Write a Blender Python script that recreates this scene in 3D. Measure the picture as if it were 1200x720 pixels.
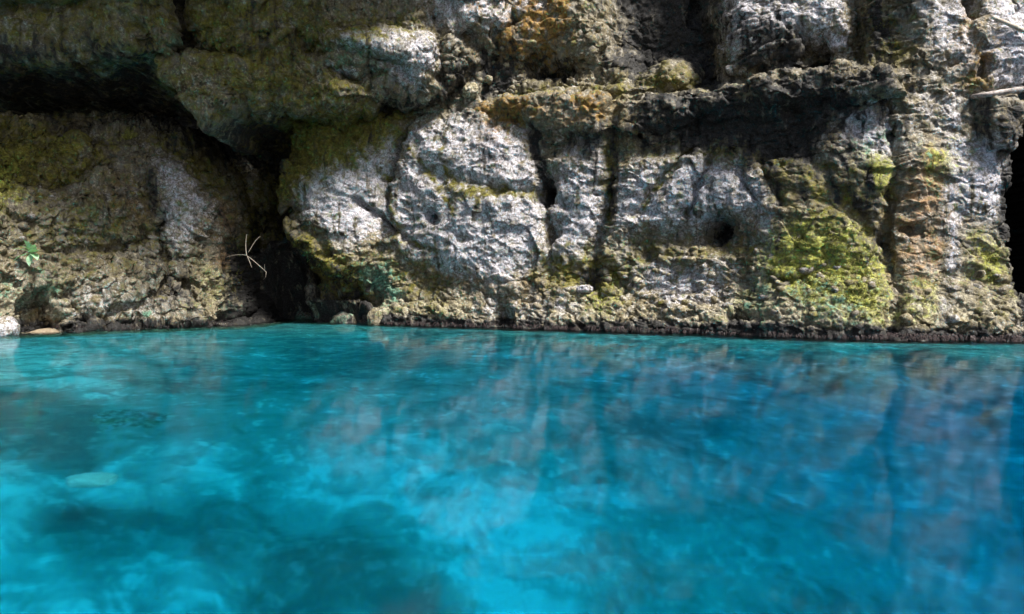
import bpy, math, random
import numpy as np

# ------------------------------------------------------------------ camera, sky, sun, exposure
sc = bpy.context.scene
col = sc.collection
for o in list(bpy.data.objects):
    bpy.data.objects.remove(o)
CAM_H = 0.65
F = 800.0            # focal length in photo pixels (1200 wide)
HOR = 340.0          # photo row of the horizon
cam_d = bpy.data.cameras.new('camera')
cam_d.lens = 24.0
cam_d.sensor_width = 36.0
cam_d.shift_y = -20.0 / 1200.0
cam_d.clip_start = 0.05
cam_d.clip_end = 1000.0
cam = bpy.data.objects.new('camera', cam_d)
cam.location = (0, 0, CAM_H)
cam.rotation_euler = (math.radians(90), 0, 0)
col.objects.link(cam)
sc.camera = cam

SUN_EL, SUN_AZ = 50.0, 138.0     # azimuth: compass style, 0 = +Y (ahead), 90 = +X (right)
world = bpy.data.worlds.new('World')
sc.world = world
world.use_nodes = True
wn = world.node_tree
sky = wn.nodes.new('ShaderNodeTexSky')
sky.sky_type = 'NISHITA'
sky.sun_disc = False
sky.sun_elevation = math.radians(SUN_EL)
sky.sun_rotation = math.radians(SUN_AZ)
sky.air_density = 1.0
sky.dust_density = 2.5
sky.ozone_density = 0.6
wn.links.new(sky.outputs[0], wn.nodes['Background'].inputs[0])
wn.nodes['Background'].inputs[1].default_value = 0.05
sun_d = bpy.data.lights.new('sun', 'SUN')
sun_d.energy = 4.9
sun_d.angle = math.radians(12)
sun_d.color = (1.0, 0.95, 0.87)
sun = bpy.data.objects.new('sun', sun_d)
sun.rotation_euler = (math.radians(90 - SUN_EL), 0, math.radians(180 - SUN_AZ))
col.objects.link(sun)
sc.view_settings.view_transform = 'Standard'
sc.view_settings.look = 'None'
sc.view_settings.gamma = 1.0
sc.view_settings.exposure = 1.15
sc.render.engine = 'CYCLES'
cy = sc.cycles
cy.use_denoising = True
cy.max_bounces = 10
cy.diffuse_bounces = 2
cy.glossy_bounces = 4
cy.transmission_bounces = 8
cy.volume_bounces = 0
cy.caustics_refractive = True
cy.caustics_reflective = True
cy.sample_clamp_indirect = 6.0
cy.blur_glossy = 0.5

# ------------------------------------------------------------------ numpy noise
f32 = np.float32
_rng = np.random.RandomState(7)
_perm = _rng.permutation(256).astype(np.int32)
_perm = np.concatenate([_perm, _perm, _perm])
_g = _rng.normal(size=(256, 3))
_g = (_g / np.linalg.norm(_g, axis=1, keepdims=True)).astype(f32) * 1.4
_gx, _gy, _gz = _g[:, 0].copy(), _g[:, 1].copy(), _g[:, 2].copy()


def pnoise(x, y, z, seed=0):
    x = np.asarray(x, f32) + f32(seed * 17.31)
    y = np.asarray(y, f32) + f32(seed * 5.77)
    z = np.asarray(z, f32) + f32(seed * 9.13)
    fx, fy, fz = np.floor(x), np.floor(y), np.floor(z)
    ix, iy, iz = fx.astype(np.int32) & 255, fy.astype(np.int32) & 255, fz.astype(np.int32) & 255
    x, y, z = x - fx, y - fy, z - fz
    u = x * x * x * (x * (x * 6 - 15) + 10)
    v = y * y * y * (y * (y * 6 - 15) + 10)
    w = z * z * z * (z * (z * 6 - 15) + 10)
    r = None
    for dx in (0, 1):
        a = _perm[ix + dx]
        wx = u if dx else 1 - u
        for dy in (0, 1):
            b = _perm[a + iy + dy]
            wxy = wx * (v if dy else 1 - v)
            for dz in (0, 1):
                h = _perm[b + iz + dz]
                t = (_gx[h] * (x - dx) + _gy[h] * (y - dy) + _gz[h] * (z - dz)) * wxy * (w if dz else 1 - w)
                r = t if r is None else r + t
    return r


def fbm(x, y, z, octv=4, gain=0.5, lac=2.03, seed=0, ridged=False):
    s, a, n = 0, 1.0, 0
    for k in range(octv):
        q = pnoise(x, y, z, seed + k * 3)
        if ridged:
            q = 1 - 2.2 * np.abs(q)
        s = s + a * q
        n += a
        a *= gain
        x, y, z = x * lac, y * lac, z * lac
    return s / n


def worley2(x, y, seed=0):
    """distance to nearest and second nearest cell point, and the cell's random value"""
    x = np.asarray(x, f32); y = np.asarray(y, f32)
    fx, fy = np.floor(x), np.floor(y)
    ix, iy = fx.astype(np.int32), fy.astype(np.int32)
    f1 = np.full(x.shape, 9, f32); f2 = np.full(x.shape, 9, f32); cid = np.zeros(x.shape, f32); tl = np.zeros(x.shape, f32)
    for dx in (-1, 0, 1):
        for dy in (-1, 0, 1):
            h = _perm[_perm[(ix + dx + seed * 31) & 255] + ((iy + dy + seed * 57) & 255)]
            px = dx + 0.5 + 0.45 * _gx[h] - (x - fx)
            py = dy + 0.5 + 0.45 * _gy[h] - (y - fy)
            d = px * px + py * py
            near = d < f1
            f2 = np.where(near, f1, np.minimum(f2, d))
            cid = np.where(near, h / f32(255), cid)
            tl = np.where(near, px * _gy[h] + py * _gz[h], tl)
            f1 = np.where(near, d, f1)
    return np.sqrt(f1), np.sqrt(f2), cid, tl      # tl: a tilted plane per cell


def sstep(a, b, x):
    t = np.clip((x - a) / (b - a), 0, 1)
    return t * t * (3 - 2 * t)


# ------------------------------------------------------------------ raster maps in wall coordinates (photo rows / columns at design time)
RX0, RY0, RW, RH, RS = -300, -420, 1900, 960, 2.0
_gxp, _gyp = np.meshgrid(np.arange(RX0, RX0 + RW, RS, dtype=f32), np.arange(RY0, RY0 + RH, RS, dtype=f32))
WX = _gxp + 9 * fbm(_gxp / 45, _gyp / 45, 0 * _gxp, 3, seed=1) + 3 * pnoise(_gxp / 9, _gyp / 9, 0 * _gxp, 4)
WY = _gyp + 9 * fbm(_gxp / 45, _gyp / 45, 0 * _gxp + 40, 3, seed=2) + 3 * pnoise(_gxp / 9, _gyp / 9, 0 * _gxp + 9, 5)


def poly_sd(poly, X, Y):
    """signed distance, positive inside"""
    d = np.full(X.shape, 1e9, f32)
    ins = np.zeros(X.shape, bool)
    n = len(poly)
    for i in range(n):
        ax, ay = poly[i]; bx, by = poly[(i + 1) % n]
        ex, ey = bx - ax, by - ay
        t = np.clip(((X - ax) * ex + (Y - ay) * ey) / (ex * ex + ey * ey + 1e-9), 0, 1)
        d = np.minimum(d, (X - ax - ex * t) ** 2 + (Y - ay - ey * t) ** 2)
        c = ((ay > Y) != (by > Y)) & (X < ex * (Y - ay) / (ey + (1e-9 if ey == 0 else 0)) + ax)
        ins ^= c
    d = np.sqrt(d)
    return np.where(ins, d, -d)


def line_d(pts, X, Y):
    d = np.full(X.shape, 1e9, f32)
    for (ax, ay), (bx, by) in zip(pts[:-1], pts[1:]):
        ex, ey = bx - ax, by - ay
        t = np.clip(((X - ax) * ex + (Y - ay) * ey) / (ex * ex + ey * ey + 1e-9), 0, 1)
        d = np.minimum(d, (X - ax - ex * t) ** 2 + (Y - ay - ey * t) ** 2)
    return np.sqrt(d)


class Paint:
    def __init__(self, X=None, Y=None, base=0.0):
        self.X = WX if X is None else X
        self.Y = WY if Y is None else Y
        self.m = np.full(self.X.shape, base, f32)

    def _box(self, pts, pad):
        xs = [p[0] for p in pts]; ys = [p[1] for p in pts]
        sel = (self.X > min(xs) - pad) & (self.X < max(xs) + pad) & (self.Y > min(ys) - pad) & (self.Y < max(ys) + pad)
        return sel

    def pillow(self, poly, amp, soft):
        s = self._box(poly, 4)
        sd = poly_sd(poly, self.X[s], self.Y[s])
        t = np.clip(sd / soft, 0, 1)
        self.m[s] += amp * np.sqrt(np.clip(1 - (1 - t) ** 2, 0, 1))
        return self

    def add(self, poly, amp, soft):
        s = self._box(poly, soft + 4)
        sd = poly_sd(poly, self.X[s], self.Y[s])
        self.m[s] += amp * sstep(-soft, soft, sd)
        return self

    def top(self, poly, val, soft):          # maximum instead of sum
        soft = soft * 2.3
        s = self._box(poly, soft + 4)
        sd = poly_sd(poly, self.X[s], self.Y[s])
        self.m[s] = np.maximum(self.m[s], val * sstep(-soft, soft, sd))
        return self

    def cut(self, poly, val, soft):          # fade towards a value
        soft = soft * 2.0
        s = self._box(poly, soft + 4)
        k = sstep(-soft, soft, poly_sd(poly, self.X[s], self.Y[s]))
        self.m[s] = self.m[s] * (1 - k) + val * k
        return self

    def crack(self, pts, width, depth):
        s = self._box(pts, width * 4)
        d = line_d(pts, self.X[s], self.Y[s])
        self.m[s] -= depth * np.exp(-(d / width) ** 2)
        return self

    def streak(self, pts, width, val):
        s = self._box(pts, width * 4)
        d = line_d(pts, self.X[s], self.Y[s])
        self.m[s] = np.maximum(self.m[s], val * np.exp(-(d / width) ** 2))
        return self

    def dot(self, x, y, rx, ry, amp):
        s = self._box([(x, y)], 3 * max(rx, ry))
        q = ((self.X[s] - x) / rx) ** 2 + ((self.Y[s] - y) / ry) ** 2
        self.m[s] += amp * np.exp(-q ** 1.6)
        return self


def sample(m, px, py):
    x = np.clip((px - RX0) / RS, 0, m.shape[1] - 1.001)
    y = np.clip((py - RY0) / RS, 0, m.shape[0] - 1.001)
    ix, iy = x.astype(np.int32), y.astype(np.int32)
    fx, fy = (x - ix).astype(f32), (y - iy).astype(f32)
    return (m[iy, ix] * (1 - fx) * (1 - fy) + m[iy, ix + 1] * fx * (1 - fy) +
            m[iy + 1, ix] * (1 - fx) * fy + m[iy + 1, ix + 1] * fx * fy)


def pix(P):
    return 600 + F * P[..., 0] / P[..., 1], HOR - F * (P[..., 2] - CAM_H) / P[..., 1]


def at(px, py, D):
    return np.array([(px - 600) / F * D, D, CAM_H + (HOR - py) / F * D])


# ---- relief of the main cliff (metres, + towards the pool)
R = Paint()
R.pillow([(335,135),(400,128),(470,132),(482,150),(470,180),(455,215),(450,250),(445,285),(430,345),(385,320),(350,275),(330,235),(345,180)], 0.5, 60)
R.pillow([(484,140),(530,133),(600,140),(628,160),(634,200),(641,240),(643,300),(610,350),(520,335),(470,292),(456,250),(460,210),(472,180)], 0.28, 90)
R.pillow([(642,185),(700,165),(714,200),(706,260),(684,310),(655,330),(644,280)], 0.10, 45)
R.pillow([(724,192),(780,180),(860,168),(905,195),(905,245),(840,262),(780,275),(712,262)], 0.10, 50)
R.pillow([(560,340),(640,330),(690,350),(760,345),(880,335),(1000,330),(1040,340),(1040,420),(430,420),(440,380),(500,355)], 0.08, 60)
R.pillow([(900,190),(960,160),(1030,120),(1042,180),(1035,300),(1040,400),(900,400),(880,300)], 0.2, 70)
# recess between the left rock and the first block
R.add([(150,95),(300,105),(352,118),(346,150),(334,200),(326,240),(336,270),(345,300),(345,420),(150,420)], -1.0, 12)
R.add([(150,255),(322,250),(345,300),(410,322),(438,345),(440,420),(150,420)], -0.55, 20)
R.crack([(296,180),(300,260),(305,340),(310,400)], 16, 0.6)
R.pillow([(292,150),(350,140),(352,200),(330,245),(300,210)], 0.3, 25)
R.crack([(335,118),(346,150),(340,190),(330,215)], 6, 0.4).crack([(262,130),(285,190),(290,250)], 10, 0.5)
R.pillow([(315,265),(360,262),(430,330),(400,345),(330,322)], 0.3, 25)
# ledge: everything above it stands back
R.add([(555,-700),(1010,-700),(1010,62),(965,82),(930,78),(880,94),(830,90),(790,102),(720,98),(680,112),(640,105),(560,118)], -0.32, 9)
R.pillow([(560,-300),(716,-300),(712,30),(690,62),(640,52),(610,62),(575,60)], 0.4, 55)
R.pillow([(842,-300),(1005,-300),(1000,40),(960,40),(920,62),(850,84),(838,60)], 0.35, 50)
R.pillow([(580,112),(660,108),(718,118),(716,165),(640,160),(600,135)], 0.25, 20)
R.pillow([(722,118),(850,100),(900,100),(940,120),(900,140),(770,150),(728,160)], 0.22, 22)
R.add([(742,142),(860,122),(935,140),(950,190),(905,195),(850,170),(760,178)], -0.08, 20)
R.add([(735,-700),(800,-700),(820,-20),(836,40),(834,93),(814,94),(800,66),(772,58),(738,76),(716,36)], -0.6, 20)
R.add([(608,64),(640,56),(668,70),(650,88),(612,86)], -0.5, 5)
R.pillow([(772,68),(800,72),(806,96),(770,98)], 0.1, 12)
R.pillow([(1000,-300),(1500,-300),(1500,104),(1100,112),(1010,90)], 0.2, 60)
R.add([(1000,-80),(1058,-80),(1062,60),(1040,82),(1004,70)], -0.2, 14)
R.add([(935,38),(970,40),(975,70),(945,72)], -0.3, 6)
R.pillow([(870,90),(960,82),(1052,92),(1060,115),(1000,125),(900,130)], 0.3, 16)
# pillar on the right and the cave mouth beside it
R.pillow([(1044,112),(1042,430),(1400,430),(1400,250),(1400,100),(1150,108),(1100,104)], 0.12, 60)
R.crack([(1044,130),(1046,200),(1038,290)], 6, 0.08)
R.pillow([(1138,112),(1180,116),(1193,140),(1182,175),(1150,182),(1135,150)], 0.3, 20)
R.add([(1196,100),(1186,150),(1178,175),(1180,215),(1175,250),(1178,310),(1183,345),(1196,366),(1262,372),(1255,300),(1250,100)], -4.0, 5)
R.pillow([(1245,-300),(1245,450),(1900,450),(1900,-300)], 0.5, 60)  # unseen jamb added beside the cave mouth to block the sun
for pts, w, d in [
    ([(486,138),(472,180),(457,212),(455,242),(470,276),(500,292)], 3.0, 0.15),
    ([(724,160),(718,210),(706,260),(692,310),(702,348)], 5, 0.09),
    ([(712,230),(690,300),(735,335)], 9, 0.14),
    ([(628,155),(632,200),(642,240),(646,300),(640,330)], 4.0, 0.08),
    ([(806,178),(772,214),(742,250)], 4, 0.15),
    ([(832,186),(812,236),(800,250)], 3, 0.16),
    ([(500,200),(560,214),(600,226),(640,226)], 8, 0.13),
    ([(430,240),(452,262),(462,274)], 4, 0.3),
    ([(740,285),(800,275),(850,290),(900,285)], 9, 0.12),
    ([(930,130),(960,200),(1000,250),(1036,288)], 10, 0.08),
    ([(890,190),(920,240)], 5, 0.14), ([(866,195),(885,235)], 4, 0.12),
    ([(1040,290),(1050,340),(1045,390)], 6, 0.1),
    ([(590,360),(585,385)], 8, 0.12),
    ([(640,112),(660,118),(720,106),(800,98)], 3, 0.16)]:
    R.crack(pts, w, d)
for x, y, rx, ry, d in [(840,271,18,17,0.75),(641,228,11,14,0.4),(514,256,9,8,0.22),(646,276,8,12,0.25),(1066,266,10,6,0.25),
                        (700,225,4,3,0.12),(665,243,6,4,0.1),(690,330,14,12,0.2),(760,300,12,9,0.2),(590,375,10,14,0.25),
                        (1128,20,10,14,0.3),(1145,82,7,10,0.3),(600,28,8,9,0.25),(955,60,12,10,0.25),(395,295,10,5,0.2),
                        (870,375,16,7,0.2),(820,390,18,5,0.1)]:
    R.dot(x, y, rx, ry, -d)
R_main = R.m

# ---- relief of the other rock masses
R = Paint()
R.pillow([(-300,215),(20,230),(120,205),(170,240),(190,330),(120,370),(-300,340)], 0.2, 40)
R.pillow([(170,190),(215,195),(240,240),(235,300),(200,300),(180,250)], 0.25, 22)
R.pillow([(235,225),(260,230),(255,275),(232,270)], 0.15, 12)
R.pillow([(90,240),(170,235),(185,280),(120,285)], 0.12, 20)
R.add([(25,345),(45,338),(62,352),(75,372),(75,400),(20,400)], -0.5, 6)
R.crack([(190,262),(150,290),(70,300)], 6, 0.12).crack([(232,190),(250,240),(236,300),(250,340),(240,385)], 6, 0.16)
R.crack([(70,345),(100,372),(160,378)], 5, 0.2).crack([(0,205),(60,215),(130,190)], 10, 0.2)
R.crack([(262,372),(300,372)], 5, 0.2).crack([(185,300),(222,345),(222,385)], 5, 0.15)
R.crack([(0,160),(60,168),(90,150),(150,160)], 12, 0.25).crack([(120,190),(100,160),(70,140)], 8, 0.15)
R.dot(90, 322, 10, 5, -0.15).dot(48, 352, 10, 8, -0.2).dot(150, 335, 8, 4, -0.1)
R_left = R.m
R = Paint()
R.crack([(-50,8),(50,8),(95,2),(130,-10)], 4, 0.22).crack([(210,-60),(212,20),(216,60)], 6, 0.5)
R.crack([(183,68),(230,66),(285,60)], 3, 0.18).crack([(150,20),(175,60)], 5, 0.15).crack([(255,60),(262,95),(266,120)], 5, 0.2)
R.pillow([(215,-60),(330,-60),(350,30),(300,70),(225,60)], 0.2, 35)
R.pillow([(375,40),(450,30),(510,50),(520,85),(480,105),(440,80),(385,70)], 0.28, 25)
R.crack([(360,58),(420,66),(465,76),(480,92)], 6, 0.25).crack([(335,10),(352,40),(358,60)], 5, 0.15)
R.crack([(385,82),(420,92),(440,84)], 5, 0.2).crack([(510,20),(520,60),(515,95)], 7, 0.2).crack([(545,40),(570,62)], 8, 0.3)
R.pillow([(515,-60),(605,-60),(590,40),(540,40)], 0.2, 20)
R.dot(402, 90, 12, 7, -0.15)
R_up = R.m

# ---- colour masks, shared by every rock
M = {}
m = Paint()                                             # olive moss
m.top([(-300,-200),(215,-200),(240,70),(285,120),(250,150),(180,140),(-300,150)], 0.52, 25)
m.top([(215,-20),(330,-10),(400,20),(470,20),(500,40),(440,60),(370,75),(430,90),(440,128),(340,125),(260,120),(220,70)], 0.72, 14)
m.top([(280,130),(480,128),(470,160),(410,185),(350,215),(335,250),(430,310),(440,345),(360,345),(270,340)], 1.0, 10)
m.top([(-50,120),(60,140),(130,170),(95,205),(-50,260)], 1.0, 20).top([(170,160),(215,165),(250,185),(270,230),(240,220),(190,185)], 0.8, 10)
m.top([(440,290),(490,305),(540,330),(520,365),(440,350)], 0.6, 14)
m.top([(720,170),(930,165),(960,200),(930,260),(880,190),(760,185)], 0.6, 10).top([(500,205),(560,216),(640,224),(620,236),(540,232)], 0.85, 6)
m.top([(650,290),(735,300),(740,345),(690,360),(620,330)], 0.7, 12).top([(740,285),(900,285),(890,310),(745,305)], 0.6, 8)
m.top([(920,190),(1030,190),(1035,300),(960,280)], 0.6, 18)
m.top([(770,70),(830,80),(840,100),(700,112),(560,120),(610,90),(690,92)], 0.6, 8)
m.streak([(490,180),(530,230),(545,250)], 5, 0.8).streak([(520,170),(540,215),(575,235)], 4, 0.75).streak([(718,165),(712,260)], 7, 0.8)
m.streak([(805,178),(745,250)], 5, 0.6).streak([(455,200),(470,280),(520,300)], 5, 0.6)
m.top([(1010,20),(1055,10),(1060,80),(1000,75)], 0.65, 10)
m.top([(270,255),(345,255),(350,300),(310,305)], 0.85, 8)
m.top([(60,235),(180,215),(190,300),(80,330),(0,290)], 0.5, 30)
m.top([(330,130),(480,128),(474,168),(425,196),(370,222),(330,250)], 1.15, 11)
M['moss'] = m.m
m = Paint()                                             # pale grey limestone crust
m.top([(375,195),(430,175),(478,150),(472,190),(455,230),(460,275),(420,290),(370,250),(348,222)], 1.0, 9)
m.top([(486,150),(560,142),(625,155),(634,210),(642,250),(640,300),(600,335),(520,320),(468,285),(458,245),(475,190)], 0.95, 9)
m.top([(645,205),(712,185),(704,265),(680,310),(650,320),(644,270)], 1.0, 9)
m.top([(726,205),(785,183),(870,190),(905,215),(900,250),(850,250),(800,270),(718,262)], 1.0, 10)
m.top([(372,48),(420,36),(500,40),(520,75),(480,100),(470,70),(400,58)], 1.0, 7).top([(480,-60),(600,-60),(590,35),(530,40),(500,20)], 0.8, 12)
m.top([(380,78),(410,76),(418,84),(392,92)], 0.9, 4).top([(452,75),(500,80),(490,104),(458,98)], 0.95, 6)
m.top([(600,-60),(640,-60),(640,30),(610,40)], 0.9, 8).top([(842,-60),(1000,-60),(990,45),(930,40),(900,65),(850,78),(842,30)], 0.9, 9)
m.top([(-60,12),(50,10),(60,50),(110,50),(110,68),(-60,66)], 0.5, 14)
m.top([(1060,-60),(1130,-60),(1120,80),(1080,75)], 0.8, 14).top([(1130,-60),(1300,-60),(1300,108),(1160,108),(1150,60)], 1.2, 12)
m.top([(1112,170),(1170,165),(1176,250),(1115,260)], 1.25, 9).streak([(1114,140),(1106,210),(1110,300),(1098,380)], 10, 0.7)
m.top([(975,130),(1040,120),(1044,190),(1000,180)], 1.1, 12).top([(740,310),(850,300),(890,340),(800,365),(735,345)], 0.75, 12)
m.top([(895,230),(920,250),(915,330),(885,330)], 0.8, 12).top([(180,185),(210,190),(238,250),(215,300),(190,260)], 0.8, 9)
m.top([(660,160),(712,160),(712,185),(650,200)], 0.6, 9).top([(80,340),(170,350),(180,380),(90,375)], 0.45, 15)
m.top([(560,350),(690,345),(700,375),(560,378)], 0.6, 12).top([(860,120),(960,110),(980,160),(930,170)], 0.4, 15)
m.top([(1060,95),(1130,105),(1120,160),(1060,150)], 0.5, 12)
M['pale'] = m.m
m = Paint()                                             # black biofilm, and shade painted under overhangs, in recesses and holes
m.top([(712,-200),(842,-200),(838,60),(836,98),(812,96),(798,66),(772,56),(735,80),(700,70),(716,30)], 1.0, 9)
m.top([(745,135),(870,112),(935,105),(985,150),(950,195),(905,192),(850,168),(760,172),(740,160)], 0.95, 11).top([(880,100),(960,95),(985,130),(955,195),(905,190)], 1.0, 8)
m.top([(625,160),(715,150),(718,170),(650,185)], 0.6, 7).streak([(628,150),(634,195),(643,232)], 6, 1.0).dot(641, 230, 9, 12, 1.0)
m.top([(840,10),(930,30),(960,70),(930,95),(880,95),(860,70)], 0.8, 12).top([(930,40),(970,45),(970,72),(935,70)], 0.8, 8)
m.top([(1000,-60),(1055,-60),(1060,75),(1010,80)], 0.6, 12).top([(940,85),(1050,90),(1045,115),(960,120)], 0.9, 10)
m.top([(740,98),(900,90),(1060,85),(1050,130),(980,175),(930,200),(860,170),(760,165)], 0.72, 18)
for _p in ([(960,170),(985,235)],[(985,180),(1010,250)],[(935,180),(945,240)],[(905,180),(915,235)],[(870,165),(885,215)],[(720,150),(716,260)],[(1015,200),(1030,280)],[(690,160),(700,200)],[(560,120),(575,190)]):
    m.streak(_p, 8, 0.6)
m.top([(1138,130),(1185,120),(1188,165),(1150,182),(1138,160)], 0.7, 8)
m.top([(540,75),(600,45),(620,90),(560,120),(430,128),(430,108),(500,112)], 0.7, 9).top([(605,60),(668,60),(655,88),(610,88)], 0.95, 6)
m.top([(430,112),(560,115),(560,130),(430,132)], 0.6, 6)  # shade of the slot under the boulder, painted dark
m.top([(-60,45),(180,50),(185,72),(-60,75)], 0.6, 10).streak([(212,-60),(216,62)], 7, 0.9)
m.top([(-200,72),(185,70),(190,105),(240,150),(330,120),(350,200),(260,200),(150,140),(-200,135)], 0.75, 9)  # shade below the roof slab and wedge, painted black
m.streak([(1000,180),(1036,288)], 9, 0.45).streak([(930,150),(960,210)], 8, 0.6).top([(880,190),(900,190),(925,240),(915,250)], 0.5, 8)
m.top([(310,320),(440,345),(445,400),(300,400)], 0.8, 10).top([(280,240),(325,240),(330,262),(285,300)], 0.7, 8)  # shadow in the recess beside the first block, painted in
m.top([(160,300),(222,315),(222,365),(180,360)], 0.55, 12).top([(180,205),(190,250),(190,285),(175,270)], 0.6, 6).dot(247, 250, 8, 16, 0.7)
m.top([(262,285),(340,285),(350,400),(270,400)], 0.95, 8)  # recess shade near the waterline, painted black
m.top([(268,235),(335,235),(425,322),(430,350),(275,350)], 0.5, 10)  # dim shade on the recess lip, put into the colour
m.dot(840, 272, 17, 17, 0.9).dot(515, 256, 8, 7, 0.7).dot(690, 325, 18, 14, 0.6).dot(590, 376, 8, 10, 0.7)  # holes painted dark as if in shade
m.top([(335,10),(352,40),(320,80),(290,60),(300,20)], 0.45, 12)
m.top([(1178,160),(1167,215),(1165,250),(1170,310),(1180,350),(1187,385),(1290,420),(1290,120)], 1.1, 3)  # darkness of the cave mouth, painted black
M['black'] = m.m
m = Paint()                                             # ochre stains
m.top([(585,30),(660,-60),(680,-60),(676,40),(640,60),(580,75)], 0.62, 9).top([(555,118),(630,112),(640,135),(600,150),(560,135)], 0.75, 8)
m.top([(670,118),(718,115),(716,150),(690,150)], 0.6, 8).top([(735,135),(755,138),(750,160),(738,160)], 0.6, 6)
m.top([(35,355),(70,360),(75,388),(30,388)], 0.35, 5).dot(550, 10, 10, 8, 0.6)
m.top([(1125,60),(1160,50),(1150,100),(1130,100)], 0.5, 9)
M['ochre'] = m.m
m = Paint()                                             # yellow-green algae
m.top([(885,305),(925,255),(1000,265),(1035,300),(1040,390),(950,370),(900,340)], 0.85, 12)
m.top([(1015,180),(1042,185),(1042,225),(1018,230)], 0.9, 8).top([(1075,175),(1108,175),(1108,200),(1080,205)], 0.8, 9)
m.top([(1130,280),(1175,290),(1175,350),(1135,330)], 0.85, 10).top([(1045,340),(1090,330),(1095,385),(1045,385)], 0.6, 12)
m.top([(855,330),(900,320),(900,360),(860,360)], 0.5, 10).top([(690,335),(735,340),(720,375),(680,365)], 0.6, 9)
m.top([(-60,190),(20,190),(20,240),(-60,250)], 0.75, 14).top([(115,150),(150,150),(150,170),(115,170)], 0.5, 8).dot(78, 160, 8, 8, 0.8)
m.dot(155, 155, 9, 6, 0.7).dot(65, 132, 12, 5, 0.6).top([(225,300),(265,320),(262,360),(228,350)], 0.4, 12)
m.top([(290,160),(345,150),(340,230),(300,215)], 0.5, 10)
M['lime'] = m.m
m = Paint()                                             # blue-green algae
m.top([(425,315),(460,310),(470,345),(455,360),(430,340)], 0.85, 8).top([(262,360),(305,355),(305,380),(262,382)], 0.6, 8)
m.top([(345,355),(375,360),(375,385),(345,385)], 0.5, 8).top([(390,365),(420,365),(420,388),(390,388)], 0.4, 8).dot(170, 368, 8, 6, 0.8)
m.top([(930,330),(1010,340),(1040,390),(930,388)], 0.5, 16).top([(860,100),(950,100),(960,190),(900,170)], 0.3, 14)
m.top([(980,130),(1040,140),(1040,190),(985,185)], 0.4, 12).top([(185,40),(215,40),(212,62),(185,64)], 0.5, 8).top([(380,55),(470,70),(470,80),(400,75)], 0.5, 6)
m.top([(-20,310),(60,320),(50,360),(-20,370)], 0.4, 14).top([(870,330),(920,320),(920,370),(870,370)], 0.35, 14)
M['teal'] = m.m
m = Paint()                                             # warm brown / pink earth
m.top([(1046,190),(1106,180),(1108,290),(1090,330),(1046,320)], 0.7, 20).top([(545,-20),(600,-60),(600,40),(560,60)], 0.5, 12)
m.top([(565,140),(600,145),(600,215),(580,200)], 0.75, 8).top([(630,120),(700,120),(700,160),(635,150)], 0.5, 12)
m.top([(245,240),(275,240),(275,310),(255,310)], 0.65, 9).top([(120,210),(180,230),(170,270),(120,260)], 0.5, 14)
m.top([(250,300),(270,290),(272,315),(255,318)], 0.9, 5).top([(1108,20),(1130,0),(1135,100),(1110,110)], 0.5, 10)
m.top([(470,290),(640,330),(640,350),(480,330)], 0.45, 12).top([(860,270),(900,250),(900,290),(860,290)], 0.5, 8)
M['brown'] = m.m
m = Paint()                                             # cream tufa low on the wall
m.top([(440,345),(560,352),(700,350),(760,352),(900,345),(1040,350),(1200,350),(1200,390),(440,386)], 0.7, 12)
m.top([(540,350),(580,345),(575,372),(520,375)], 0.9, 8).top([(225,300),(300,330),(306,375),(240,372)], 0.75, 12)
m.top([(-50,330),(60,330),(170,365),(160,385),(-50,385)], 0.6, 14).top([(-50,370),(15,368),(18,392),(-50,392)], 1.0, 5)
m.top([(850,205),(900,200),(905,240),(850,245)], 0.75, 9).top([(540,98),(560,98),(560,116),(545,118)], 0.9, 4)
m.top([(60,200),(140,205),(125,225),(100,222)], 0.6, 9).top([(640,110),(740,100),(840,96),(835,104),(720,112),(600,118)], 0.5, 5)
m.top([(1046,300),(1190,320),(1190,385),(1046,385)], 0.5, 20)
M['cream'] = m.m


S_map = Paint().top([(1045,110),(1190,110),(1190,370),(1045,370)], 0.6, 12).top([(890,190),(1040,180),(1040,385),(890,385)], 0.45, 14).m      # worn smooth


# ------------------------------------------------------------------ mesh helpers
def grid_normals(P):
    du = np.gradient(P, axis=1)
    dv = np.gradient(P, axis=0)
    n = -np.cross(du, dv)          # out of the rock, towards the pool
    n /= np.linalg.norm(n, axis=2, keepdims=True) + 1e-9
    return n


def grid_mesh(name, P, mat, masks=None, flip=False, smooth=True):
    ny, nx = P.shape[:2]
    me = bpy.data.meshes.new(name)
    idx = np.arange(nx * ny, dtype=np.int32).reshape(ny, nx)
    q = np.stack([idx[:-1, :-1], idx[:-1, 1:], idx[1:, 1:], idx[1:, :-1]], -1).reshape(-1, 4)
    if flip:
        q = q[:, ::-1]
    me.vertices.add(nx * ny)
    me.vertices.foreach_set('co', np.ascontiguousarray(P, f32).ravel())
    me.loops.add(q.size)
    me.loops.foreach_set('vertex_index', np.ascontiguousarray(q).ravel())
    me.polygons.add(len(q))
    me.polygons.foreach_set('loop_start', np.arange(0, q.size, 4, dtype=np.int32))
    me.polygons.foreach_set('use_smooth', np.full(len(q), smooth))
    me.update(calc_edges=True)
    if masks is not None:
        for an, keys in (('mask_a', ('moss', 'pale', 'black', 'ochre')), ('mask_b', ('lime', 'teal', 'brown', 'cream'))):
            a = me.attributes.new(an, 'FLOAT_COLOR', 'POINT')
            a.data.foreach_set('color', np.ascontiguousarray(np.stack([masks[k] for k in keys], -1), f32).ravel())
    me.materials.append(mat)
    o = bpy.data.objects.new(name, me)
    col.objects.link(o)
    return o


def tag(o, label=None, cat=None, group=None, kind=None):
    for k, v in (('label', label), ('category', cat), ('group', group), ('kind', kind)):
        if v:
            o[k] = v
    return o


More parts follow.
